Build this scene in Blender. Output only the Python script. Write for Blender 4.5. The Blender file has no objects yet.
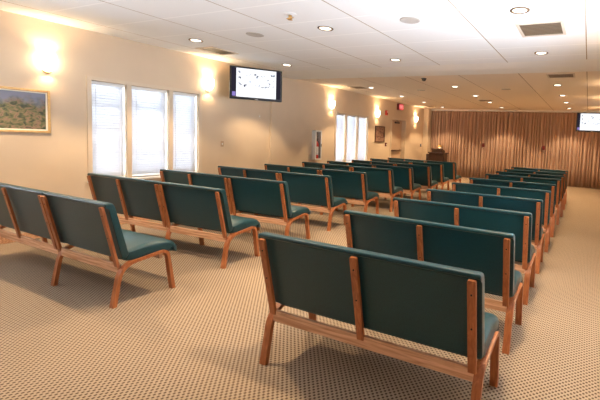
import bpy, bmesh, math, random
from mathutils import Vector, Matrix
random.seed(7)
PI = math.pi
SC = bpy.context.scene
COL = SC.collection

# ------------------------------------------------------------------ helpers
def link(o, parent=None):
    COL.objects.link(o)
    if parent: o.parent = parent
    return o

def tag(o, label=None, cat=None, group=None, kind=None):
    if label: o['label'] = label
    if cat: o['category'] = cat
    if group: o['group'] = group
    if kind: o['kind'] = kind
    return o

def thing(name, label, cat, loc=(0, 0, 0), rotz=0.0, group=None):
    o = bpy.data.objects.new(name, None)
    o.empty_display_size = 0.1
    link(o); o.location = loc; o.rotation_euler = (0, 0, rotz)
    return tag(o, label, cat, group)

class MB:
    def __init__(s): s.bm = bmesh.new(); s.mi = 0
    def _mark(s, n0):
        for f in list(s.bm.faces)[n0:]: f.material_index = s.mi
    def box(s, x0, x1, y0, y1, z0, z1, bev=0.0, seg=2):
        n0 = len(s.bm.faces)
        r = bmesh.ops.create_cube(s.bm, size=1)
        vs = r['verts']
        for v in vs:
            v.co = Vector(((x0 + x1) / 2 + v.co.x * (x1 - x0), (y0 + y1) / 2 + v.co.y * (y1 - y0), (z0 + z1) / 2 + v.co.z * (z1 - z0)))
        if bev:
            es = {e for v in vs for e in v.link_edges}
            bmesh.ops.bevel(s.bm, geom=list(es), offset=bev, segments=seg, profile=0.5, affect='EDGES')
        s.bm.faces.ensure_lookup_table()
        s._mark(n0); return s
    def loft(s, rings, cap=True, closed=True):
        n0 = len(s.bm.faces)
        R = [[s.bm.verts.new(p) for p in r] for r in rings]
        n = len(R[0])
        for a, b in zip(R, R[1:]):
            for i in range(n if closed else n - 1):
                j = (i + 1) % n
                s.bm.faces.new((a[i], a[j], b[j], b[i]))
        if cap and closed:
            s.bm.faces.new(list(reversed(R[0]))); s.bm.faces.new(R[-1])
        s.bm.faces.ensure_lookup_table(); s._mark(n0); return s
    def lathe(s, prof, c=(0, 0, 0), n=24, a0=0.0, a1=2 * PI):
        full = abs(a1 - a0 - 2 * PI) < 1e-6
        m = n if full else n + 1
        rings = []
        for r, z in prof:
            rings.append([(c[0] + r * math.cos(a0 + (a1 - a0) * i / n), c[1] + r * math.sin(a0 + (a1 - a0) * i / n), c[2] + z) for i in range(m)])
        return s.loft(rings, cap=full, closed=full)
    def cyl(s, p, q, r, n=12, r2=None):
        p, q = Vector(p), Vector(q); d = (q - p).normalized()
        u = d.orthogonal().normalized(); w = d.cross(u)
        r2 = r if r2 is None else r2
        rings = [[tuple(c + (u * math.cos(2 * PI * i / n) + w * math.sin(2 * PI * i / n)) * rr) for i in range(n)] for c, rr in ((p, r), (q, r2))]
        return s.loft(rings)
    def quad(s, *pts):
        n0 = len(s.bm.faces)
        s.bm.faces.new([s.bm.verts.new(p) for p in pts]); s.bm.faces.ensure_lookup_table(); s._mark(n0); return s
    def build(s, name, mats, parent=None, smooth=False, angle=35):
        bmesh.ops.recalc_face_normals(s.bm, faces=s.bm.faces[:])
        me = bpy.data.meshes.new(name); s.bm.to_mesh(me); s.bm.free()
        for m in (mats if isinstance(mats, (list, tuple)) else [mats]): me.materials.append(m)
        if smooth:
            me.polygons.foreach_set('use_smooth', [True] * len(me.polygons))
            try: me.set_sharp_from_angle(angle=math.radians(angle))
            except Exception: pass
        o = bpy.data.objects.new(name, me)
        return link(o, parent)

def copy_tree(o, parent=None):
    c = o.copy(); COL.objects.link(c)
    if parent: c.parent = parent
    for ch in list(o.children): copy_tree(ch, c)
    return c

def struct(o): o['kind'] = 'structure'; return o

# ------------------------------------------------------------------ materials
def nmat(name):
    m = bpy.data.materials.new(name); m.use_nodes = True
    nt = m.node_tree; b = nt.nodes['Principled BSDF']
    return m, nt, b
def N(nt, typ, **kw):
    n = nt.nodes.new(typ)
    for k, v in kw.items(): setattr(n, k, v)
    return n
def sset(n, **kw):
    for k, v in kw.items(): n.inputs[k.replace('_', ' ')].default_value = v
def rgb(c): return (c[0], c[1], c[2], 1)
def plain(name, c, rough=0.6, metal=0.0, spec=0.5, noise=0.0, nscale=30, bump=0.0):
    m, nt, b = nmat(name)
    sset(b, Base_Color=rgb(c), Roughness=rough, Metallic=metal)
    b.inputs['Specular IOR Level'].default_value = spec
    if noise or bump:
        tc = N(nt, 'ShaderNodeTexCoord'); nz = N(nt, 'ShaderNodeTexNoise'); sset(nz, Scale=nscale, Detail=4)
        nt.links.new(tc.outputs['Object'], nz.inputs['Vector'])
        if noise:
            r = N(nt, 'ShaderNodeValToRGB')
            r.color_ramp.elements[0].color = rgb([x * (1 - noise) for x in c]); r.color_ramp.elements[0].position = .3
            r.color_ramp.elements[1].color = rgb([min(1, x * (1 + noise)) for x in c]); r.color_ramp.elements[1].position = .7
            nt.links.new(nz.outputs['Fac'], r.inputs['Fac']); nt.links.new(r.outputs['Color'], b.inputs['Base Color'])
        if bump:
            bp = N(nt, 'ShaderNodeBump'); sset(bp, Strength=bump, Distance=.004)
            nt.links.new(nz.outputs['Fac'], bp.inputs['Height']); nt.links.new(bp.outputs['Normal'], b.inputs['Normal'])
    return m
def emit(name, c, s):
    m = bpy.data.materials.new(name); m.use_nodes = True; nt = m.node_tree; nt.nodes.clear()
    e = N(nt, 'ShaderNodeEmission'); sset(e, Color=rgb(c), Strength=s); o = N(nt, 'ShaderNodeOutputMaterial')
    nt.links.new(e.outputs[0], o.inputs[0]); return m

def wood(name, c0, c1, axis, rough=.38):
    m, nt, b = nmat(name)
    tc = N(nt, 'ShaderNodeTexCoord'); mp = N(nt, 'ShaderNodeMapping')
    sc = {'x': (2.2, 40, 40), 'z': (40, 40, 2.2)}[axis]
    mp.inputs['Scale'].default_value = sc
    nz = N(nt, 'ShaderNodeTexNoise'); sset(nz, Scale=1.0, Detail=6, Distortion=1.4)
    r = N(nt, 'ShaderNodeValToRGB')
    r.color_ramp.elements[0].position = .34; r.color_ramp.elements[0].color = rgb(c0)
    r.color_ramp.elements[1].position = .66; r.color_ramp.elements[1].color = rgb(c1)
    L = nt.links.new
    L(tc.outputs['Object'], mp.inputs['Vector']); L(mp.outputs[0], nz.inputs['Vector']); L(nz.outputs['Fac'], r.inputs['Fac'])
    L(r.outputs['Color'], b.inputs['Base Color']); sset(b, Roughness=rough)
    return m

def fabric():
    m, nt, b = nmat('teal_fabric'); L = nt.links.new
    tc = N(nt, 'ShaderNodeTexCoord'); nz = N(nt, 'ShaderNodeTexNoise'); sset(nz, Scale=260, Detail=3)
    r = N(nt, 'ShaderNodeValToRGB')
    r.color_ramp.elements[0].position = .3; r.color_ramp.elements[0].color = (.003, .033, .045, 1)
    r.color_ramp.elements[1].position = .72; r.color_ramp.elements[1].color = (.010, .075, .095, 1)
    L(tc.outputs['Object'], nz.inputs['Vector']); L(nz.outputs['Fac'], r.inputs['Fac']); L(r.outputs['Color'], b.inputs['Base Color'])
    bp = N(nt, 'ShaderNodeBump'); sset(bp, Strength=.12, Distance=.002); L(nz.outputs['Fac'], bp.inputs['Height']); L(bp.outputs[0], b.inputs['Normal'])
    sset(b, Roughness=.38); b.inputs['Specular IOR Level'].default_value = .45
    b.inputs['Sheen Weight'].default_value = .08; b.inputs['Sheen Roughness'].default_value = .4
    return m

def carpet():
    m, nt, b = nmat('woven_carpet'); L = nt.links.new
    tc = N(nt, 'ShaderNodeTexCoord'); sp = N(nt, 'ShaderNodeSeparateXYZ'); L(tc.outputs['Object'], sp.inputs[0])
    def M(op, a, bb=None):
        n = N(nt, 'ShaderNodeMath', operation=op)
        for i, v in enumerate((a, bb)):
            if v is None: continue
            if isinstance(v, (int, float)): n.inputs[i].default_value = v
            else: L(v, n.inputs[i])
        return n.outputs[0]
    P = 0.036
    k = 2 * PI / P / 1.0
    sx = M('SINE', M('MULTIPLY', sp.outputs[0], k)); sy = M('SINE', M('MULTIPLY', sp.outputs[1], k * .92))
    pr = M('MULTIPLY', sx, sy)
    r = N(nt, 'ShaderNodeValToRGB')
    e = r.color_ramp.elements
    e[0].position = .50; e[0].color = (.45, .35, .25, 1)
    e[1].position = .78; e[1].color = (.115, .07, .04, 1)
    fac = M('ADD', M('MULTIPLY', pr, .5), .5); L(fac, r.inputs['Fac'])
    nz = N(nt, 'ShaderNodeTexNoise'); sset(nz, Scale=90, Detail=3); L(tc.outputs['Object'], nz.inputs['Vector'])
    mx = N(nt, 'ShaderNodeMix', data_type='RGBA', blend_type='MULTIPLY'); mx.inputs['Factor'].default_value = .45
    L(r.outputs['Color'], mx.inputs[6])
    r2 = N(nt, 'ShaderNodeValToRGB'); r2.color_ramp.elements[0].position = .3; r2.color_ramp.elements[0].color = (.6, .6, .6, 1); r2.color_ramp.elements[1].position = .7
    L(nz.outputs['Fac'], r2.inputs['Fac']); L(r2.outputs['Color'], mx.inputs[7]); L(mx.outputs[2], b.inputs['Base Color'])
    bp = N(nt, 'ShaderNodeBump'); sset(bp, Strength=.35, Distance=.004); bp.invert = True
    L(fac, bp.inputs['Height']); L(bp.outputs[0], b.inputs['Normal'])
    sset(b, Roughness=.9); b.inputs['Specular IOR Level'].default_value = .15
    return m

XD, Y0, TW = -0.1222, 3.7468, 1.219
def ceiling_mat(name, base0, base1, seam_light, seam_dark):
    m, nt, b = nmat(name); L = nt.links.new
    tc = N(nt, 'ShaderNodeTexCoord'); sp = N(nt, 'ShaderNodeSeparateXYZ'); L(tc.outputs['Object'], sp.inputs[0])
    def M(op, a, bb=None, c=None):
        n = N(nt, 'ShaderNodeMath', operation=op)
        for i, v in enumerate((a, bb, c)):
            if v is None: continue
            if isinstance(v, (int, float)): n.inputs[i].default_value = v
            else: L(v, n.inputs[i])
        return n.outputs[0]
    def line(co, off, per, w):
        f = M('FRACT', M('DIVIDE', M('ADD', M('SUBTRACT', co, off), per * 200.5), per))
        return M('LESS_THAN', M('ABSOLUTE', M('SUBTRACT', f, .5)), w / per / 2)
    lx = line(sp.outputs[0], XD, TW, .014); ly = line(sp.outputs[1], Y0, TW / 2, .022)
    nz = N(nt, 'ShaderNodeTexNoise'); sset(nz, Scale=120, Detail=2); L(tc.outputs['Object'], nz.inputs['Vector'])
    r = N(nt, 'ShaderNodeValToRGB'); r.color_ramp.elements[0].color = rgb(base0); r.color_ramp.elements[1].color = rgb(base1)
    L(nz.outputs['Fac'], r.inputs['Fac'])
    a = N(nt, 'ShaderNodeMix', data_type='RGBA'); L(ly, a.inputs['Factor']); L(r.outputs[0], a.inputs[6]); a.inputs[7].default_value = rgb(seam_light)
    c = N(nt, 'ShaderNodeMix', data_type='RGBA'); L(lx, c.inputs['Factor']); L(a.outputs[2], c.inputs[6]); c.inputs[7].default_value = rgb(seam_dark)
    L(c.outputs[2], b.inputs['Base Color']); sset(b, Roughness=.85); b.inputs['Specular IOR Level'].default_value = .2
    return m

def glass_mat():
    m = bpy.data.materials.new('window_glass'); m.use_nodes = True; nt = m.node_tree; nt.nodes.clear(); L = nt.links.new
    t = N(nt, 'ShaderNodeBsdfTransparent'); g = N(nt, 'ShaderNodeBsdfGlossy'); sset(g, Roughness=.02)
    mx = N(nt, 'ShaderNodeMixShader'); mx.inputs[0].default_value = .06; o = N(nt, 'ShaderNodeOutputMaterial')
    L(t.outputs[0], mx.inputs[1]); L(g.outputs[0], mx.inputs[2]); L(mx.outputs[0], o.inputs[0]); return m

def slat_mat():
    m = bpy.data.materials.new('blind_slat'); m.use_nodes = True; nt = m.node_tree; nt.nodes.clear(); L = nt.links.new
    d = N(nt, 'ShaderNodeBsdfDiffuse'); sset(d, Color=(.75, .75, .76, 1)); t = N(nt, 'ShaderNodeBsdfTranslucent'); sset(t, Color=(.33, .337, .35, 1))
    mx = N(nt, 'ShaderNodeMixShader'); mx.inputs[0].default_value = .55; o = N(nt, 'ShaderNodeOutputMaterial')
    L(d.outputs[0], mx.inputs[1]); L(t.outputs[0], mx.inputs[2]); L(mx.outputs[0], o.inputs[0]); return m

def curtain_mat():
    m, nt, b = nmat('curtain_fabric'); L = nt.links.new
    tc = N(nt, 'ShaderNodeTexCoord'); mp = N(nt, 'ShaderNodeMapping'); mp.inputs['Scale'].default_value = (16, 0, 0)
    nz = N(nt, 'ShaderNodeTexNoise'); sset(nz, Scale=1, Detail=3)
    r = N(nt, 'ShaderNodeValToRGB'); r.color_ramp.elements[0].position = .35; r.color_ramp.elements[0].color = (.41, .27, .20, 1)
    r.color_ramp.elements[1].position = .65; r.color_ramp.elements[1].color = (.60, .42, .33, 1)
    L(tc.outputs['Object'], mp.inputs[0]); L(mp.outputs[0], nz.inputs['Vector']); L(nz.outputs['Fac'], r.inputs['Fac']); L(r.outputs[0], b.inputs['Base Color'])
    sset(b, Roughness=.85); b.inputs['Specular IOR Level'].default_value = .15
    return m

def painting_mat(name, cols, scale, sky):
    m, nt, b = nmat(name); L = nt.links.new
    tc = N(nt, 'ShaderNodeTexCoord'); mp = N(nt, 'ShaderNodeMapping'); mp.inputs['Scale'].default_value = (1, 1, 1.5)
    nz = N(nt, 'ShaderNodeTexNoise'); sset(nz, Scale=scale, Detail=6, Distortion=.8)
    L(tc.outputs['Object'], mp.inputs[0]); L(mp.outputs[0], nz.inputs['Vector'])
    r = N(nt, 'ShaderNodeValToRGB'); cr = r.color_ramp
    while len(cr.elements) < len(cols): cr.elements.new(.5)
    for i, c in enumerate(cols): cr.elements[i].position = .32 + .36 * i / (len(cols) - 1); cr.elements[i].color = rgb(c)
    L(nz.outputs['Fac'], r.inputs['Fac'])
    sp = N(nt, 'ShaderNodeSeparateXYZ'); L(tc.outputs['Object'], sp.inputs[0])
    n2 = N(nt, 'ShaderNodeTexNoise'); sset(n2, Scale=5, Detail=3); L(tc.outputs['Object'], n2.inputs['Vector'])
    ad = N(nt, 'ShaderNodeMath', operation='MULTIPLY_ADD'); L(n2.outputs['Fac'], ad.inputs[0]); ad.inputs[1].default_value = .45; L(sp.outputs[2], ad.inputs[2])
    def band(pos, colr, src, wid=.06):
        mr = N(nt, 'ShaderNodeMapRange'); mr.inputs['From Min'].default_value = pos - wid; mr.inputs['From Max'].default_value = pos + wid
        L(ad.outputs[0], mr.inputs['Value']); mx = N(nt, 'ShaderNodeMix', data_type='RGBA'); L(mr.outputs[0], mx.inputs['Factor']); L(src, mx.inputs[6]); mx.inputs[7].default_value = rgb(colr); return mx.outputs[2]
    if sky:
        o = band(.62, sky, r.outputs[0])
    else: o = r.outputs[0]
    L(o, b.inputs['Base Color']); sset(b, Roughness=.5)
    return m

M_fab = fabric()
M_oakx = wood('oak_lengthwise', (.48, .225, .11), (.78, .48, .30), 'x')
M_oakz = wood('oak_upright', (.31, .092, .029), (.48, .175, .062), 'z')
M_bolt = plain('dark_bolt', (.03, .025, .02), .4, .6)
M_carpet = carpet()
M_ceil = ceiling_mat('white_ceiling_tiles', (.83, .835, .84), (.88, .885, .89), (.96, .96, .96), (.42, .33, .24))
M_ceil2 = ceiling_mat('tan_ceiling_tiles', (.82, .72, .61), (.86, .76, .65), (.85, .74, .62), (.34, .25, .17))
M_beam = plain('beam_paint', (.86, .85, .82), .8, noise=.02, nscale=3)
M_wall = plain('wall_paint', (.67, .535, .39), .75, spec=.25, noise=.025, nscale=2.5, bump=.03)
M_trim = plain('cream_trim', (.68, .56, .42), .5)
M_white = plain('white_enamel', (.78, .77, .75), .4)
M_vinyl = plain('white_vinyl_frame', (.82, .81, .78), .45)
M_glass = glass_mat()
M_slat = slat_mat()
M_curt = curtain_mat()
M_gold = plain('gilt_frame', (.62, .38, .14), .38, .55, noise=.15, nscale=40)
M_liner = plain('cream_liner', (.85, .78, .66), .6)
M_black = plain('black_plastic', (.012, .012, .014), .3)
M_dgrey = plain('dark_grey_plastic', (.06, .055, .06), .4)
M_red = plain('red_enamel', (.62, .035, .025), .4)
M_dred = plain('dark_red_plastic', (.13, .008, .008), .45)
M_chrome = plain('chrome', (.65, .63, .6), .25, 1.0)
M_brass = plain('brass', (.75, .48, .18), .3, 1.0)
M_grille = plain('brown_grille', (.17, .105, .06), .5, .3)
M_vslat = plain('vent_slat', (.27, .19, .12), .5, .2)
M_ventf = plain('vent_frame', (.66, .56, .45), .5)
M_spk = plain('speaker_grille', (.50, .46, .42), .7, noise=.12, nscale=200)
M_door = plain('door_paint', (.58, .42, .29), .5, noise=.04, nscale=4)
M_dwood = wood('dark_walnut', (.028, .010, .005), (.065, .024, .012), 'z', .4)
M_lamp = emit('downlight_lens', (1, .88, .70), 2.6)
M_sconce = emit('sconce_glass', (1, .84, .58), 8)
M_screen = emit('screen_white', (.93, .95, 1.0), .45)
M_scr_dark = emit('screen_dark', (.10, .10, .16), .25)
M_scr_mid = emit('screen_grey', (.50, .55, .66), .25)
M_scr_pale = emit('screen_pale_blue', (.80, .88, 1.0), .46)
M_scr_bar = emit('screen_side_bar', (.04, .035, .055), .25)
M_scr_purple = emit('screen_purple', (.22, .17, .45), .5)
M_exit = emit('exit_face', (.75, .08, .07), .42)
M_exit_txt = emit('exit_letters', (1, .45, .40), .42)

# ------------------------------------------------------------------ room
WX, RX, H = -6.748, 0.62, 2.933
YB, YF = -3.2, 16.35
# floor
struct(MB().box(WX - .25, RX + .2, YB - .2, YF + .2, -.08, 0).build('floor', M_carpet))
struct(MB().box(WX - .25, RX + .2, YB - .2, 7.0, H, H + .1).build('ceiling', M_ceil))
struct(MB().box(WX - .25, RX + .2, 7.0, YF + .2, H, H + .1).build('ceiling_far', M_ceil2))   # tan tiles past the beam

def wall_with_holes(name, holes, y0, y1, x0, x1, zt, mat):
    ys = sorted({y0, y1, *[h[0] for h in holes], *[h[1] for h in holes]})
    zs = sorted({0, zt, *[h[2] for h in holes], *[h[3] for h in holes]})
    mb = MB(); bm = mb.bm; cache = {}
    def V(x, y, z):
        k = (round(x, 4), round(y, 4), round(z, 4))
        if k not in cache: cache[k] = bm.verts.new((x, y, z))
        return cache[k]
    def solid(i, j):
        if i < 0 or j < 0 or i >= len(ys) - 1 or j >= len(zs) - 1: return False
        a, b = (ys[i] + ys[i + 1]) / 2, (zs[j] + zs[j + 1]) / 2
        return not any(h[0] < a < h[1] and h[2] < b < h[3] for h in holes)
    for i in range(len(ys) - 1):
        for j in range(len(zs) - 1):
            if not solid(i, j): continue
            a, b, c, d = ys[i], ys[i + 1], zs[j], zs[j + 1]
            for x in (x0, x1): bm.faces.new((V(x, a, c), V(x, b, c), V(x, b, d), V(x, a, d)))
            for (di, dj, p, q) in ((-1, 0, (a, c), (a, d)), (1, 0, (b, c), (b, d)), (0, -1, (a, c), (b, c)), (0, 1, (a, d), (b, d))):
                if not solid(i + di, j + dj): bm.faces.new((V(x0, *p), V(x1, *p), V(x1, *q), V(x0, *q)))
    return mb.build(name, mat)

W1 = (3.21, 4.91, .74, 2.225)
W2 = (9.20, 10.93, .74, 2.225)
W3_ADDED = (-.45, 1.25, .74, 2.225)  # added window out of view near the camera, supplies neutral daylight
DO = (12.60, 13.80, 0, 2.30)
struct(wall_with_holes('wall_left', [W1, W2, W3_ADDED, DO], YB - .2, YF + .2, WX, WX - .22, H, M_wall))
RW_ADDED = [(2.5, 4.2, .74, 2.225)]  # right-wall window added out of view to supply neutral daylight
struct(wall_with_holes('wall_right', RW_ADDED, YB, YF, RX, RX + .2, H, M_wall))
for i, (a, b, c, d) in enumerate(RW_ADDED):
    fr = MB(); e = (b - a) / 3
    for (p, q, r, t) in ((a, a + .05, c, d), (b - .05, b, c, d), (a + .05, b - .05, c, c + .05), (a + .05, b - .05, d - .05, d), (a + e - .03, a + e + .03, c + .05, d - .05), (a + 2 * e - .03, a + 2 * e + .03, c + .05, d - .05)): fr.box(RX + .06, RX + .12, p, q, r, t)
    o = struct(fr.build('window_%d' % (4 + i), M_vinyl))  # added opening for daylight, never in view
    MB().box(RX + .088, RX + .092, a + .005, b - .005, c + .005, d - .005).build('pane', M_glass, o)
struct(MB().box(WX, RX, YB - .2, YB, 0, H).build('wall_rear', M_wall))
struct(MB().box(WX, RX, YF, YF + .2, 0, H).build('wall_far', M_wall))
# dropped beam across the room, pilaster, stub wall and curtain pocket
bp = [(6.55, H), (6.95, H - .025), (7.46, H - .025), (7.46, H)]
struct(MB().loft([[(WX, p[0], p[1]) for p in bp], [(RX, p[0], p[1]) for p in bp]]).build('trim_1', M_beam))
struct(MB().box(WX, WX + .06, 6.66, 7.06, 0, H - .05).build('trim_2', M_wall))
struct(MB().box(WX, WX + .235, 15.57, YF, 0, H).build('trim_3', M_trim))
struct(MB().box(WX + .235, RX, 15.84, 16.08, 2.868, H).build('trim_4', M_beam))
for nm, a, b in (('baseboard_left', YB, DO[0] - .07), ('baseboard_left_far', DO[1] + .07, 15.57)):
    mb = MB(); mb.box(WX, WX + .014, a, b, 0, .10, .004)
    struct(mb.build(nm, M_oakx))
struct(MB().box(RX - .014, RX, YB, 15.8, 0, .10, .004).build('baseboard_right', M_oakx))

# ------------------------------------------------------------------ windows with blinds
def window(idx, h, mull, vis=True):
    y0, y1, z0, z1 = h
    root = bpy.data.objects.new('window_%d' % idx, None); link(root); root.location = (WX, (y0 + y1) / 2, z0); struct(root)
    yc = (y0 + y1) / 2
    def P(mb, name, mat): 
        o = mb.build(name, mat); o.location = (-WX * 0, 0, 0)
        for v in o.data.vertices: v.co = v.co - Vector((WX, yc, z0))
        o.parent = root; return o
    c = MB(); e = .055
    c.box(WX + .001, WX + .018, y0 - e, y0, z0 - .0, z1 + e); c.box(WX + .001, WX + .018, y1, y1 + e, z0 - .0, z1 + e); c.box(WX + .001, WX + .018, y0, y1, z1, z1 + e)
    P(c, 'casing', M_trim)
    s = MB().box(WX - .10, WX + .05, y0 - .07, y1 + .07, z0 - .035, z0, .008); P(s, 'sill', M_vinyl)
    edges = [y0] + list(mull) + [y1]
    f = MB()
    for m in mull: f.box(WX - .16, WX + .006, m - .035, m + .035, z0, z1)
    P(f, 'mullion', M_trim)
    g = MB()
    for a, b in zip(edges, edges[1:]):
        a2 = a + (.035 if a != y0 else 0); b2 = b - (.035 if b != y1 else 0)
        for (p, q, r, t) in ((a2, a2 + .04, z0, z1), (b2 - .04, b2, z0, z1), (a2, b2, z0, z0 + .04), (a2, b2, z1 - .04, z1)):
            g.box(WX - .19, WX - .15, p, q, r, t)
        for k in (1, 2, 3): 
            zz = z0 + (z1 - z0) * k / 4; g.box(WX - .185, WX - .155, a2, b2, zz - .012, zz + .012)
    P(g, 'sash', M_vinyl)
    gl = MB().box(WX - .174, WX - .170, y0 + .002, y1 - .002, z0 + .002, z1 - .002); P(gl, 'pane', M_glass)
    return edges

ORD = {0: 'left', 1: 'middle', 2: 'right'}
def blinds(h, edges, where, visible=True):
    y0, y1, z0, z1 = h
    for i, (a, b) in enumerate(zip(edges, edges[1:])):
        a2 = a + (.04 if i else .008); b2 = b - (.04 if i < 2 else .008)
        t = thing('window_blind', 'white slatted blind in the %s bay of the %s' % (ORD[i], where), 'blind', (WX - .07, (a2 + b2) / 2, z0 + .004), 0, 'white window blinds')
        w = (b2 - a2) / 2; hh = z1 - z0 - .008
        MB().box(-.028, .028, -w, w, hh - .045, hh, .004).build('headrail', M_vinyl, t)
        MB().box(-.024, .024, -w + .004, w - .004, 0, .022, .005).build('bottom_rail', M_vinyl, t)
        sl = MB(); n = 34; st = (hh - .075) / n; tilt = math.radians(64)
        for k in range(n):
            zc = .035 + st * (k + .5)
            dx, dz = .024 * math.cos(tilt), .024 * math.sin(tilt)
            th = .0012
            pts = [(-dx, zc + dz), (dx, zc - dz), (dx + th, zc - dz + th), (-dx + th, zc + dz + th)]
            sl.loft([[(p[0], -w + .006, p[1]) for p in pts], [(p[0], w - .006, p[1]) for p in pts]])
        sl.build('slats', M_slat, t)
        co = MB()
        for yy in (-w * .7, w * .7): co.cyl((.03, yy, .01), (.03, yy, hh - .03), .0016, 6)
        co.build('ladder_cord', M_vinyl, t)

e1 = window(1, W1, (3.72, 4.39)); blinds(W1, e1, 'large near window')
e2 = window(2, W2, (9.72, 10.35)); blinds(W2, e2, 'window beyond the fire extinguisher')
e3 = window(3, W3_ADDED, (.1, .7))  # added unseen window, no blinds, lets extra daylight in

# ------------------------------------------------------------------ door
dr = bpy.data.objects.new('door_1', None); link(dr); dr.location = (WX - .16, (DO[0] + DO[1]) / 2, 0); struct(dr)
yh = (DO[1] - DO[0]) / 2
MB().box(-.03, .0, -yh + .03, yh - .03, .008, DO[3] - .03).build('panel', M_door, dr)
f = MB(); f.box(-.03, .175, -yh, -yh + .03, 0, DO[3]); f.box(-.03, .175, yh - .03, yh, 0, DO[3]); f.box(-.03, .175, -yh + .03, yh - .03, DO[3] - .03, DO[3]); 
f.box(.160, .178, -yh - .05, -yh, 0, DO[3] + .05); f.box(.160, .178, yh, yh + .05, 0, DO[3] + .05); f.box(.160, .178, -yh, yh, DO[3], DO[3] + .05)
f.build('frame', M_trim, dr)
pb = MB(); pb.box(.045, .085, -yh + .1, yh - .12, 1.06, 1.12, .008); pb.box(0, .06, -yh + .08, -yh + .16, 1.04, 1.14, .006); pb.box(0, .06, yh - .18, yh - .1, 1.04, 1.14, .006)
pb.build('push_bar', M_chrome, dr)
cl = MB(); cl.box(.0, .06, -.05, .28, 2.14, 2.21, .008); cl.cyl((.04, .2, 2.215), (.12, -.1, 2.25), .011); cl.build('closer', M_dgrey, dr)

# ------------------------------------------------------------------ benches
def prof_ring(pts, x): return [(x, p[0], p[1]) for p in pts]
def rounded(poly, rad, n=5):
    """round the corners of a 2-D polygon"""
    out = []
    m = len(poly)
    for i in range(m):
        p0, p, p1 = Vector(poly[i - 1]), Vector(poly[i]), Vector(poly[(i + 1) % m])
        r = rad[i] if isinstance(rad, (list, tuple)) else rad
        a = p + (p0 - p).normalized() * r; b = p + (p1 - p).normalized() * r
        for k in range(n + 1):
            t = k / n
            out.append(tuple((1 - t) ** 2 * a + 2 * t * (1 - t) * p + t * t * b))
    return out
def shrink(pts, d):
    c = Vector((sum(p[0] for p in pts) / len(pts), sum(p[1] for p in pts) / len(pts)))
    out = []
    for p in pts:
        v = Vector(p) - c; L = max(v.length, 1e-6)
        out.append(tuple(c + v * max(0, (L - d)) / L))
    return out
def pad(pts, x0, x1, r, name, mat, parent):
    mb = MB(); rings = []
    for t in (0, .2, .4, .6, .8, 1):
        d = r * (1 - math.sin(t * PI / 2)); o = r * (1 - math.cos(t * PI / 2))
        rings.append((x0 + o, d))
    L = [prof_ring(shrink(pts, d), x) for x, d in rings]
    R = [prof_ring(shrink(pts, d), x0 + x1 - x) for x, d in reversed(rings)]
    nmid = 4
    mid = [prof_ring(pts, x0 + r + (x1 - x0 - 2 * r) * k / nmid) for k in range(1, nmid)]
    mb.loft(L + mid + R)
    return mb.build(name, mat, parent, smooth=True, angle=50)

BACK = rounded([(.012, .885), (-.012, .895), (-.010, .917), (.050, .916), (.066, .88), (.170, .435), (.150, .405), (.118, .405)],
               [.008, .008, .009, .016, .01, .012, .012, .01], 4)
SEAT = rounded([(.155, .375), (.142, .462), (.38, .512), (.628, .468), (.630, .372), (.52, .366)], [.015, .02, .12, .115, .045, .03], 6)

def hoop(x, parent, w=.052, th=.027):
    path = rounded([(.045, 0), (.108, .352), (.505, .402), (.562, 0)], [1e-4, .12, .07, 1e-4], 9)
    path = [Vector(p) for p in path]
    # drop duplicate end samples
    pts = [path[0]]
    for p in path[1:]:
        if (p - pts[-1]).length > .004: pts.append(p)
    pts = pts[:]
    if (pts[-1] - pts[0]).length < .01: pts.pop()
    rings = []
    for i, p in enumerate(pts):
        a = pts[max(0, i - 1)]; b = pts[min(len(pts) - 1, i + 1)]
        d = (b - a).normalized(); nrm = Vector((-d.y, d.x)) * th / 2
        if i in (0, len(pts) - 1):
            nrm = Vector((1, 0)) * (th / 2 + .003) * (1 if nrm.x > 0 else -1)
        p1, p2 = p + nrm, p - nrm
        rings.append([(x - w / 2, p1.x, max(p1.y, 0)), (x + w / 2, p1.x, max(p1.y, 0)), (x + w / 2, p2.x, max(p2.y, 0)), (x - w / 2, p2.x, max(p2.y, 0))])
    mb = MB(); mb.loft(rings)
    bmesh.ops.recalc_face_normals(mb.bm, faces=mb.bm.faces[:])
    o = mb.build('leg_frame', M_oakz, parent, smooth=True, angle=30)
    return o

def post(x, parent, w=.046, th=.020, bolts=True):
    a, b = Vector((-.008, .886)), Vector((.108, .340))
    d = (b - a).normalized(); nrm = Vector((-d.y, d.x))
    if nrm.x > 0: nrm = -nrm              # towards the rear
    mb = MB(); rings = []
    for k, (t, ww) in enumerate(((0, .80), (.012, 1), (1, 1))):
        p = a.lerp(b, t); q0 = p + nrm * 0; q1 = p + nrm * th
        rings.append([(x - w / 2 * ww, q0.x, q0.y), (x + w / 2 * ww, q0.x, q0.y), (x + w / 2 * ww, q1.x, q1.y), (x - w / 2 * ww, q1.x, q1.y)])
    mb.loft(rings)
    o = mb.build('back_post', M_oakz, parent)
    if bolts:
        for t in (.14, .50):
            p = a.lerp(b, t) + nrm * th
            q = p + nrm * .003
            MB().cyl((x, p.x - nrm.x * .002, p.y - nrm.y * .002), (x, q.x, q.y), .0055, 10).build('bolt', M_bolt, o)
    return o

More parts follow.
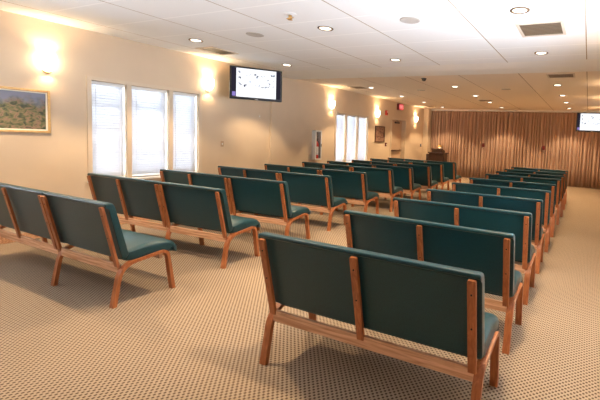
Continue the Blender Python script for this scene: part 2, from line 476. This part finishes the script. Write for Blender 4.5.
def make_bench(L, posts, hoops, label, group):
    """local x runs along the bench from 0 (wall end) to L, y forward, z up; the back's top rear edge is at y = 0"""
    t = thing('chapel_bench', label, 'bench', (0, 0, 0), 0, group)
    pad(BACK, 0, L, .018, 'back_cushion', M_fab, t)
    pad(SEAT, .006, L - .006 + (.02 if L in hoops else 0), .055, 'seat_cushion', M_fab, t)
    for x in posts: post(x, t)
    for x in hoops: hoop(x, t)
    rl0, rl1 = min(hoops + [.0]) + .0, max(hoops + [L]) - .0
    mb = MB(); a = hoops[0] + .027 if hoops[0] < .1 else 0; b = hoops[-1] - .027 if hoops[-1] > L - .1 else L + .006
    mb.box(a, b, .094, .118, .285, .362, .004); mb.build('rear_rail', M_oakx, t)
    MB().box(a, b, .455, .480, .315, .371, .004).build('front_rail', M_oakx, t)
    return t

LR, LWL, LA = 1.50, 1.415, 1.015
wide = make_bench(LR, [.045, LR / 2, LR - .045], [.018, LR - .012], 'x', 'three-post benches of the right block')
wallb = make_bench(LWL, [.045, LWL * .46, LWL - .03], [.018], 'x', 'three-post benches along the left wall')
aisle = make_bench(LA, [.03, LA - .045], [.028, LA - .012], 'x', 'two-post benches at the center aisle')
NTH = ['nearest to the camera', 'second from the camera', 'third from the camera', 'fourth from the camera', 'fifth from the camera', 'sixth from the camera', 'seventh from the camera',
       'fourth from the curtain', 'third from the curtain', 'second from the curtain', 'closest to the curtain']
NTH10 = NTH[:6] + ['fifth from the curtain'] * 0 + ['fourth from the curtain', 'third from the curtain', 'second from the curtain', 'closest to the curtain']
RY = [1.845, 2.80, 3.755, 4.74, 5.78, 6.79, 7.93, 8.88, 9.90, 10.93]
RA = [0.1, -1.0, .3, 1.6, 2.2, 2.6, 3.8, 3.8, 4.2, 3.8]
RXR = [-.442, -.45, -.452, -.455, -.452, -.455, -.445, -.43, -.44, -.455]
for k in range(10):
    o = wide if k == 0 else copy_tree(wide)
    a = math.radians(RA[k])
    yr = RY[k] + math.sin(a) * LR / 2
    o.location = (RXR[k] - math.cos(a) * LR, yr - math.sin(a) * LR, 0); o.rotation_euler = (0, 0, a)
    o['label'] = 'teal bench with three wooden posts in the right block, %s' % NTH10[k]
AXR = [-3.66, -3.715, -3.735, -3.80, -3.735, -3.755, -3.68, -3.62, -3.695, -3.665]
AYR = [1.84, 2.98, 3.98, 5.04, 6.02, 7.11, 7.96, 8.92, 10.04, 11.05]
AAN = [0, 2.4, 3.2, 2.6, 1.0, -1.0, -1.0, -2.6, -2.6, -4.0]
for k in range(10):
    a = math.radians(AAN[k]); c, s = math.cos(a), math.sin(a)
    o = aisle if k == 0 else copy_tree(aisle)
    o.location = (AXR[k] - c * LA, AYR[k] - s * LA, 0); o.rotation_euler = (0, 0, a)
    o['label'] = 'short teal two-post bench at the left of the center aisle, %s' % NTH10[k]
    o = wallb if k == 0 else copy_tree(wallb)
    D = LA + LWL + .008
    o.location = (AXR[k] - c * D, AYR[k] - s * D, 0); o.rotation_euler = (0, 0, a)
    o['label'] = 'long teal three-post bench toward the left wall, row %s' % NTH10[k]

# ------------------------------------------------------------------ ceiling fixtures
def spot(loc, power, size, blend, col, rot=(0, 0, 0), rad=.05):
    l = bpy.data.lights.new('lamp', 'SPOT'); l.energy = power; l.spot_size = math.radians(size); l.spot_blend = blend; l.color = col; l.shadow_soft_size = rad
    o = bpy.data.objects.new('lamp', l); link(o); o.location = loc; o.rotation_euler = rot; return o
WARM = (1, .715, .42)
COLN = {-5.605: 'left column by the wall', -3.165: 'middle column', -.735: 'right column'}
ROWN = {4.03: 'nearest visible row', 5.96: 'row just before the beam', 9.19: 'first row past the beam', 11.09: 'second row past the beam', 12.9: 'third row past the beam', 14.85: 'row nearest the curtain'}
def downlight():
    t = thing('recessed_downlight', 'x', 'ceiling light', (0, 0, 0), 0, 'round recessed ceiling downlights')
    MB().lathe([(.072, 0), (.098, 0), (.100, -.006), (.094, -.011), (.074, -.008), (.070, -.002)], n=32).build('trim_ring', M_grille, t, True)
    MB().lathe([(.0705, -.0005), (.0705, -.0045)], n=32).build('lens', M_lamp, t)
    return t
dl = downlight(); first = True
DOWN_P = 66
for X in COLN:
    for Y in (2.08, 4.03, 5.96, 9.19, 11.09, 12.9, 14.85):
        o = dl if first else copy_tree(dl); first = False
        o.location = (X, Y, H)
        o['label'] = ('round recessed downlight, %s, %s' % (COLN[X], ROWN[Y])) if Y in ROWN else 'round recessed downlight in the %s, out of view above the nearest benches' % COLN[X].split(' by')[0]
        if Y not in ROWN: o['group'] = 'downlights above the nearest benches'
        sp = spot((X, Y, H - .03), DOWN_P, 100, .30, WARM, rad=.04)

def speaker(x, y, label, r=.115):
    t = thing('ceiling_speaker', label, 'ceiling speaker', (x, y, H), 0, 'round ceiling speakers')
    MB().lathe([(r * .86, 0), (r, 0), (r * 1.02, -.006), (r * .9, -.011), (r * .84, -.008)], n=32).build('rim', M_spk, t, True)
    MB().lathe([(r * .84, -.001), (r * .84, -.006), (r * .3, -.009), (.004, -.0095)], n=32).build('grille', M_spk, t, True)
speaker(-1.97, 4.02, 'round grey speaker grille in the ceiling near the middle seam')
speaker(-4.37, 4.02, 'round grey speaker grille in the ceiling left of the sprinkler')
speaker(-4.34, 9.75, 'round speaker grille in the far ceiling beyond the black sensor')
speaker(-2.00, 9.75, 'round speaker grille in the far ceiling above the curtain center')

def vent(x0, x1, y0, y1, label, n=9):
    xc, yc = (x0 + x1) / 2, (y0 + y1) / 2
    t = thing('ceiling_vent', label, 'air vent', (xc, yc, H), 0, 'brown ceiling air vents')
    w, d = (x1 - x0) / 2, (y1 - y0) / 2; e = .035
    f = MB()
    for (a, b, c, g) in ((-w, -w + e, -d, d), (w - e, w, -d, d), (-w + e, w - e, -d, -d + e), (-w + e, w - e, d - e, d)): f.box(a, b, c, g, -.012, 0, .003)
    f.build('frame', M_ventf, t)
    MB().box(-w + e, w - e, -d + e, d - e, -.003, 0).build('backing', M_bolt, t)
    g = MB()
    for k in range(n):
        yy = -d + e + (2 * d - 2 * e) * (k + .5) / n
        g.box(-w + e, w - e, yy - .010, yy + .010, -.010, -.0035)
    g.build('grille', M_vslat, t)
vent(-.86, -.34, 4.47, 5.02, 'square brown return air vent in the ceiling between two right downlights')
vent(-6.14, -5.72, 4.40, 4.92, 'brown ceiling vent close to the left wall before the television', 6)
vent(-.84, -.33, 7.72, 8.16, 'brown return air vent just past the beam on the right')
vent(-6.15, -5.72, 8.85, 9.3, 'ceiling vent by the left wall above the far window', 6)
vent(-3.40, -2.95, 12.15, 12.55, 'small ceiling vent in front of the curtain beside a downlight', 6)
vent(-6.2, -5.8, 14.2, 14.6, 'ceiling vent in the far left corner by the light column', 6)

t = thing('fire_sprinkler', 'small gold and white fire sprinkler head in the near ceiling', 'sprinkler', (-3.21, 3.45, H))
MB().lathe([(.07, 0), (.072, -.005), (.03, -.018), (.018, -.004)], n=24).build('escutcheon', M_white, t, True)
s = MB(); s.lathe([(.012, -.004), (.012, -.04), (.004, -.045), (.004, -.06), (.028, -.062), (.028, -.066), (.002, -.066)], n=16)
s.box(-.05, .05, -.006, .006, -.05, -.042); s.box(-.022, -.016, -.004, .004, -.062, -.012); s.box(.016, .022, -.004, .004, -.062, -.012); s.build('head', M_brass, t)
t = thing('dome_sensor', 'small black dome sensor under the ceiling just past the beam', 'sensor', (-3.46, 7.9, H))
MB().lathe([(.06, 0), (.06, -.012), (.05, -.018)], n=24).build('base', M_black, t, True)
MB().lathe([(.05, -.018), (.045, -.04), (.03, -.058), (.005, -.066)], n=24).build('dome', M_black, t, True)

# ------------------------------------------------------------------ wall sconces
SCW = (1, .66, .36)
def sconce(x, y, z, label, s=1, group='wall sconces on the left wall'):
    """s=+1 on the left wall (light towards +X)"""
    t = thing('wall_sconce', label, 'wall lamp', (x, y, z), 0 if s > 0 else PI, group)
    MB().box(0, .018, -.045, .045, -.11, .11, .006).build('backplate', M_brass, t)
    n = 16; mb = MB(); rings = []
    for r, zz in ((.018, -.10), (.05, -.085), (.078, -.05), (.094, 0), (.098, .06), (.094, .12)):
        rings.append([(.02 + r * math.sin(PI * i / n), -r * math.cos(PI * i / n), zz) for i in range(n + 1)])
    mb.loft(rings, closed=False); 
    g = mb.build('glass_shade', M_sconce, t, True)
    g.modifiers.new('thickness', 'SOLIDIFY').thickness = .004
    MB().lathe([(.004, -.135), (.014, -.128), (.02, -.115), (.012, -.10)], c=(.03, 0, 0), n=16).build('finial', M_brass, t, True)
    spot((x + s * .06, y, z + .13), SC_P * 1.05, 146, .85, SCW, (PI, 0, 0), .03)
    spot((x + s * .05, y, z - .12), SC_P * .5, 125, .6, SCW, (0, 0, 0), .03)
SC_P = 7
sconce(WX, 2.71, 2.36, 'glowing wall sconce above and right of the large painting')
sconce(WX, 5.09, 2.42, 'glowing wall sconce between the near window and the television')
sconce(WX, 8.93, 2.42, 'glowing wall sconce above the fire extinguisher beside the far window')
sconce(WX, 11.49, 2.36, 'glowing wall sconce above the small far painting')
sconce(WX, 14.70, 2.38, 'glowing wall sconce between the exit door and the corner')
for y in (5.3, 8.93, 11.49, 14.5):
    sconce(RX, y, 2.38, 'glowing wall sconce on the right wall outside the view', -1, 'wall sconces on the right wall')

# ------------------------------------------------------------------ televisions
def television(loc, rotz, w, h, label):
    t = thing('television', label, 'television', loc, rotz, 'wall televisions')   # local: faces -Y, origin at the bottom centre
    MB().box(-w / 2, w / 2, 0, .07, 0, h, .008).build('casing', M_black, t)
    sw, sh = w / 2 - .035, h - .075; z0 = .045
    mb = MB(); y = -.002
    pw = .40 * w if False else sw - w * .085
    mb.mi = 1; mb.quad((-sw, y, z0), (-pw, y, z0), (-pw, y, z0 + sh), (-sw, y, z0 + sh)); mb.quad((pw, y, z0), (sw, y, z0), (sw, y, z0 + sh), (pw, y, z0 + sh))
    mb.mi = 0; mb.quad((-pw, y, z0), (pw, y, z0), (pw, y, z0 + sh), (-pw, y, z0 + sh))
    def blob(mi, u, v, bw, bh, d=.001):
        mb.mi = mi; x = -pw + u * 2 * pw; z = z0 + v * sh
        mb.quad((x - bw * w, y - d, z - bh * h), (x + bw * w, y - d, z - bh * h), (x + bw * w, y - d, z + bh * h), (x - bw * w, y - d, z + bh * h))
    blob(4, .46, .60, .15, .07, .0006); blob(4, .62, .52, .10, .06, .0007)
    rr = random.Random(3)
    for (u, v, k) in ((.08, .86, 1), (.08, .66, 1), (.07, .47, 1), (.10, .40, .6), (.22, .40, 1.2), (.24, .77, .5), (.33, .80, .5), (.48, .80, 1.4), (.53, .75, 1.2), (.64, .77, .6), (.70, .80, .5), (.86, .83, 1.0), (.93, .81, 1.3), (.78, .64, .8), (.82, .53, .8), (.92, .62, .5), (.94, .46, .5), (.34, .54, .6), (.48, .43, .5), (.56, .44, .5), (.65, .41, .7), (.74, .40, 1.0), (.82, .42, .6)):
        for q in range(3):
            blob(2 if rr.random() < .55 * k else 3, u + rr.uniform(-.025, .025), v + rr.uniform(-.03, .03), .009 * k * rr.uniform(.7, 1.6), .019 * k * rr.uniform(.6, 1.3), .0011 + .0002 * q)
    mb.mi = 5; mb.quad((-sw + .01, y - .001, z0 + .01), (-pw - .01, y - .001, z0 + .01), (-pw - .01, y - .001, z0 + .09), (-sw + .01, y - .001, z0 + .09))
    mb.build('screen', [M_screen, M_scr_bar, M_scr_dark, M_scr_mid, M_scr_pale, M_scr_purple], t)
    MB().box(-.03, .03, -.003, .004, .008, .02).build('badge', M_chrome, t)
    return t
ang = math.atan2(.66, .66)
tv = television((-5.95, 5.53, 2.185), math.radians(50), .94, .615, 'black television angled out from the left wall under the ceiling')
mb = MB(); mb.box(-.16, .16, .07, .085, .15, .45); mb.cyl((0, .085, .31), (0, 1.0, .31), .022)
mb.cyl((0, .97, .31), (0, 1.01, .31), .04, 20); mb.build('wall_arm', M_black, tv)
tv2 = television((.053, 13.5, 2.06), 0, .945, .615, 'black television hanging before the curtain at the right edge')
mb = MB(); mb.box(-.16, .16, .07, .085, .15, .45); mb.cyl((0, .085, .31), (0, .16, .31), .022); mb.cyl((0, .16, .31), (.563, .16, .31), .022)
mb.cyl((.54, .16, .31), (.567, .16, .31), .07, 20); mb.build('wall_arm', M_black, tv2)

# ------------------------------------------------------------------ pictures
def picture(y0, y1, z0, z1, fw, label, art, frame_m, liner=True, d=.035):
    t = thing('framed_painting', label, 'painting', (WX, (y0 + y1) / 2, z0), 0)
    w, h = (y1 - y0) / 2, z1 - z0
    f = MB()
    for (a, b, c, g) in ((-w, -w + fw, 0, h), (w - fw, w, 0, h), (-w + fw, w - fw, 0, fw), (-w + fw, w - fw, h - fw, h)): f.box(.002, d, a, b, c, g, .006)
    f.build('frame', frame_m, t)
    q = 0
    if liner:
        q = .016; l = MB()
        for (a, b, c, g) in ((-w + fw, -w + fw + q, fw, h - fw), (w - fw - q, w - fw, fw, h - fw), (-w + fw + q, w - fw - q, fw, fw + q), (-w + fw + q, w - fw - q, h - fw - q, h - fw)): l.box(.002, d * .7, a, b, c, g)
        l.build('liner', M_liner, t)
    MB().box(.002, .014, -w + fw + q, w - fw - q, fw + q, h - fw - q).build('canvas', art, t)
art1 = painting_mat('landscape_art', [(.018, .024, .012), (.045, .055, .02), (.10, .105, .035), (.19, .15, .07), (.27, .15, .10), (.07, .065, .03)], 15, (.22, .23, .30))
art2 = painting_mat('small_art', [(.05, .03, .025), (.22, .10, .07), (.45, .28, .20), (.16, .13, .10)], 9, None)
picture(1.86, 2.73, 1.43, 2.0, .03, 'gold framed landscape painting cut by the left edge', art1, M_gold)
picture(11.41, 12.07, 1.40, 1.97, .035, 'small dark framed reddish painting beside the exit door', art2, plain('dark_frame', (.09, .04, .02), .4), False)

# ------------------------------------------------------------------ extinguisher cabinet
t = thing('extinguisher_cabinet', 'white fire extinguisher cabinet on the left wall beside the far window', 'cabinet', (WX, 8.285, .90))
w, h, d = .125, .78, .11
b = MB(); b.box(0, .008, -w, w, 0, h); b.box(.008, d, -w, -w + .012, 0, h); b.box(.008, d, w - .012, w, 0, h); b.box(.008, d, -w, w, 0, .012); b.box(.008, d, -w, w, h - .012, h)
b.build('box', M_white, t)
MB().box(.008, .012, -w + .012, w - .012, .012, h - .012).build('back_panel', M_dgrey, t)
f = MB(); e = .035
for (a, bb, c, g) in ((-w - .01, -w + e, -.01, h + .01), (w - e, w + .01, -.01, h + .01), (-w + e, w - e, -.01, e), (-w + e, w - e, h - e, h + .01)): f.box(d, d + .014, a, bb, c, g, .003)
dd = f.build('door', M_white, t)
MB().box(d + .004, d + .007, -w + e, w - e, e, h - e).build('pane', M_glass, dd)
MB().box(d + .014, d + .03, w - .025, w - .008, h * .45, h * .55, .003).build('handle', M_chrome, dd)
x = thing('fire_extinguisher', 'red fire extinguisher with a white label inside the wall cabinet', 'fire extinguisher', (WX + .062, 8.285, .912))
MB().lathe([(.03, 0), (.046, .004), (.048, .02), (.048, .40), (.04, .44), (.018, .465), (.016, .49)], n=24).build('cylinder', M_red, x, True)
MB().lathe([(.0486, .12), (.0486, .34)], n=24).build('label_band', M_white, x, True)
vv = MB(); vv.box(-.012, .012, -.02, .06, .49, .515, .003); vv.box(-.01, .01, -.02, .085, .53, .542, .003); vv.cyl((0, 0, .49), (0, 0, .535), .012); vv.build('valve', M_black, x)
hs = MB(); hs.cyl((.02, .03, .50), (.025, .058, .42), .009); hs.cyl((.025, .058, .42), (.02, .062, .12), .009, r2=.013); hs.build('hose', M_black, x)

# ------------------------------------------------------------------ alarm devices, exit sign, switches
t = thing('fire_alarm_horn', 'red fire alarm horn high on the wall left of the exit sign', 'fire alarm', (WX, 12.16, 2.40))
MB().box(0, .045, -.075, .075, -.02, .15, .008).build('housing', M_red, t)
MB().box(.045, .065, -.03, .03, .085, .12, .006).build('strobe', M_white, t)
MB().lathe([(.004, 0), (.03, .004), (.034, .014)], c=(0, 0, 0), n=16).build('horn', M_dred, t).matrix_local = Matrix.Translation((.043, 0, .035)) @ Matrix.Rotation(PI / 2, 4, 'Y')
t = thing('fire_pull_station', 'dark red fire pull station on the wall left of the exit door', 'fire alarm', (WX, 12.2, 1.26))
MB().box(0, .035, -.045, .045, 0, .13, .006).build('housing', M_dred, t)
MB().box(.035, .05, -.03, .03, .045, .065, .004).build('handle', M_white, t)

t = thing('exit_sign', 'red lit exit sign on the wall above the exit door', 'exit sign', (WX, 13.16, 2.65))
MB().box(0, .10, -.19, .19, 0, .235, .006).build('housing', M_dred, t)
MB().box(.10, .104, -.18, .18, .012, .223).build('face', M_exit, t)
cu = bpy.data.curves.new('letters', 'FONT'); cu.body = 'EXIT'; cu.size = .17; cu.align_x = 'CENTER'; cu.align_y = 'CENTER'; cu.extrude = .0015
tmp = bpy.data.objects.new('tmp_letters', cu); COL.objects.link(tmp)
dg = bpy.context.evaluated_depsgraph_get(); me = bpy.data.meshes.new_from_object(tmp.evaluated_get(dg)); bpy.data.objects.remove(tmp)
me.materials.clear(); me.materials.append(M_exit_txt)
lo = bpy.data.objects.new('letters', me); link(lo, t); lo.location = (.1055, 0, .117); lo.rotation_euler = (PI / 2, 0, PI / 2); lo.scale = (.85, 1, 1)

def plate(y, z, label, name, cat, m=M_trim, w=.035, h=.057):
    t = thing(name, label, cat, (WX, y, z))
    MB().box(0, .008, -w, w, -h, h, .002).build('cover_plate', m, t)
    MB().box(.008, .016, -.010, .010, -.018, .018, .002).build('toggle', M_vinyl, t)
plate(5.42, 1.30, 'small tan wall switch plate right of the near window', 'wall_switch', 'light switch', plain('tan_plate', (.46, .32, .2), .5))
plate(6.36, 1.92, 'small plate on the wall beneath the angled television', 'wall_switch', 'light switch', M_trim)
t = thing('thermostat', 'small dark thermostat on the wall beside the far corner', 'thermostat', (WX, 15.36, 1.25))
MB().box(0, .03, -.05, .05, 0, .12, .006).build('housing', M_dgrey, t)
MB().box(.03, .033, -.03, .03, .06, .1).build('display', M_scr_mid, t)

# ------------------------------------------------------------------ curtain in three panels
def curtain(x0, x1, label, seed, latch):
    rr = random.Random(seed)
    yc = 15.98
    t = thing('pleated_curtain', label, 'curtain', ((x0 + x1) / 2, yc, .0), 0, 'pleated brown curtain panels')
    xs = [x0]; pts = []
    x = x0; k = 0
    while x < x1 - .03:
        wd = rr.choice((.09, .10, .12, .14, .17)); dp = rr.uniform(.085, .135)
        x2 = min(x + wd, x1)
        n = 6
        for i in range(n):
            u = i / n
            yy = -dp * math.sin(PI * u) ** .7 + .03
            pts.append((x + (x2 - x) * u - (x0 + x1) / 2, yy))
        x = x2; k += 1
    pts.append((x1 - (x0 + x1) / 2, .03))
    pts[0] = (pts[0][0], -.03); pts[-1] = (pts[-1][0], -.03)
    th = .004
    mb = MB(); zs = (.012, .6, 1.2, 1.9, 2.6, 2.74, 2.80, 2.862)
    F = []
    for zi, z in enumerate(zs):
        s = 1.0 if z < 2.7 else .8 if z < 2.78 else .55
        F.append([(p[0], p[1] * s, z) for p in pts])
    mb.loft(F, cap=False, closed=False)
    o = mb.build('cloth', M_curt, t, True, 60)
    md = o.modifiers.new('thickness', 'SOLIDIFY'); md.thickness = th
    MB().box(-(x1 - x0) / 2, (x1 - x0) / 2, .035, .06, 2.835, 2.866).build('track', M_beam, t)
    if latch is not None:
        lx = latch - (x0 + x1) / 2
        l = MB(); l.box(lx - .05, lx + .05, -.13, -.05, 1.37, 1.53, .008); lo = l.build('latch', M_dred, t)
        h = MB(); n = 12
        rings = []
        for i in range(n):
            a = 2 * PI * i / n
            c = Vector((lx + .045 * math.cos(a), -.12, 1.325 + .045 * math.sin(a)))
            d = Vector((math.cos(a), 0, math.sin(a)))
            rings.append([tuple(c + d *   .011 * math.cos(b) + Vector((0, 1, 0)) * .011 * math.sin(b)) for b in (0, PI / 2, PI, 1.5 * PI)])
        rings.append(rings[0]); h.loft(rings, cap=False); h.build('ring_pull', M_chrome, lo)
curtain(WX + .245, -4.02, 'pleated brown curtain panel behind the lectern at the left', 1, -4.07)
curtain(-4.01, -1.58, 'pleated brown curtain panel in the middle between the two red latches', 2, -1.63)
curtain(-1.57, RX - .01, 'pleated brown curtain panel behind the hanging television at the right', 3, None)

# ------------------------------------------------------------------ lectern and lamp
t = thing('lectern', 'dark walnut lectern in front of the curtain at the far left', 'lectern', (-5.60, 14.6, 0))
MB().box(-.34, .34, -.26, .26, 0, .08, .008).build('plinth', M_dwood, t)
MB().box(-.32, .32, -.22, .22, .08, 1.03, .006).build('body', M_dwood, t)
MB().box(-.36, .36, -.27, .27, 1.03, 1.07, .008).build('shelf_top', M_dwood, t)
tp = MB(); tp.loft([[(-.24, -.16, 1.07), (.24, -.16, 1.07), (.24, -.16, 1.21), (-.24, -.16, 1.21)], [(-.24, .16, 1.07), (.24, .16, 1.07), (.24, .16, 1.15), (-.24, .16, 1.15)]]); tp.build('reading_desk', M_dwood, t)
MB().box(-.26, .26, -.19, -.16, 1.17, 1.225, .004).build('ledge', M_dwood, t)
MB().box(-.45, -.34, -.2, .2, 0.0, .99, .005).build('side_panel', M_dwood, t)
l = thing('reading_lamp', 'small lit brass reading lamp standing on the lectern', 'lamp', (-5.56, 14.63, 1.178))
MB().lathe([(.05, 0), (.05, .012), (.02, .02)], n=20).build('base', M_brass, l, True)
MB().cyl((0, 0, .018), (0, 0, .10), .008).build('stem', M_brass, l)
MB().lathe([(.012, .21), (.05, .20), (.10, .15), (.115, .10)], n=24).build('shade', M_brass, l, True)
MB().lathe([(.004, .19), (.05, .17), (.075, .13), (.06, .09), (.004, .07)], n=20).build('bulb', emit('reading_bulb', (1, .72, .45), 1.2), l, True)
MB().lathe([(.004, .245), (.012, .235), (.012, .22), (.004, .21)], n=12).build('knob', M_bolt, l, True)

# ------------------------------------------------------------------ daylight
w = bpy.data.worlds.new('World'); SC.world = w; w.use_nodes = True
bg = w.node_tree.nodes['Background']; bg.inputs[1].default_value = 1.0
wn = w.node_tree; tc = N(wn, 'ShaderNodeTexCoord'); sp = N(wn, 'ShaderNodeSeparateXYZ'); wn.links.new(tc.outputs['Generated'], sp.inputs[0])
mr = N(wn, 'ShaderNodeMapRange'); mr.inputs['From Min'].default_value = -.04; mr.inputs['From Max'].default_value = .02; wn.links.new(sp.outputs[2], mr.inputs['Value'])
mx = N(wn, 'ShaderNodeMix', data_type='RGBA'); wn.links.new(mr.outputs[0], mx.inputs['Factor'])
mx.inputs[6].default_value = (15.0, 16.5, 18.8, 1)      # glow added below the horizon to brighten the ceiling
mx.inputs[7].default_value = (.8, .88, 1.0, 1)         # hazy sky
wn.links.new(mx.outputs[2], bg.inputs[0])
for h in (W1, W2, W3_ADDED):
    l = bpy.data.lights.new('daylight_portal', 'AREA'); l.shape = 'RECTANGLE'; l.size = h[3] - h[2]; l.size_y = h[1] - h[0]
    l.cycles.is_portal = True
    o = bpy.data.objects.new('daylight_portal', l); link(o); o.location = (WX - .21, (h[0] + h[1]) / 2, (h[2] + h[3]) / 2); o.rotation_euler = (0, -PI / 2, 0)

for (a, b, c, d) in RW_ADDED:
    l = bpy.data.lights.new('daylight_portal', 'AREA'); l.shape = 'RECTANGLE'; l.size = d - c; l.size_y = b - a
    l.cycles.is_portal = True
    o = bpy.data.objects.new('daylight_portal', l); link(o); o.location = (RX + .19, (a + b) / 2, (c + d) / 2); o.rotation_euler = (0, PI / 2, 0)

# ------------------------------------------------------------------ camera
f, px, py = 381.1839, 118.3582, -34.1333
yaw, pitch, roll, ch = .4167, .0703, .0458, 1.5791
cy, sy = math.cos(yaw), math.sin(yaw)
f0, r0, u0 = Vector((-sy, cy, 0)), Vector((cy, sy, 0)), Vector((0, 0, 1))
F = f0 * math.cos(pitch) - u0 * math.sin(pitch); U = u0 * math.cos(pitch) + f0 * math.sin(pitch)
R2 = r0 * math.cos(roll) + U * math.sin(roll); U2 = U * math.cos(roll) - r0 * math.sin(roll)
cam = bpy.data.cameras.new('Camera'); co = bpy.data.objects.new('Camera', cam); link(co)
M = Matrix((R2, U2, -F)).transposed().to_4x4(); M.translation = (0, 0, ch); co.matrix_world = M
cam.sensor_width = 36; cam.lens = f * 36 / 600; cam.shift_x = -px / 600; cam.shift_y = py / 600; cam.clip_start = .02
SC.camera = co
vs = SC.view_settings
SC.display_settings.display_device = 'sRGB'
vs.view_transform = 'Standard'; vs.look = 'None'; vs.gamma = 1; vs.use_curve_mapping = False
vs.exposure = 1.44
SC.cycles.use_denoising = True
SC.cycles.max_bounces = 10; SC.cycles.diffuse_bounces = 6; SC.cycles.transparent_max_bounces = 12
SC.cycles.sample_clamp_indirect = 8
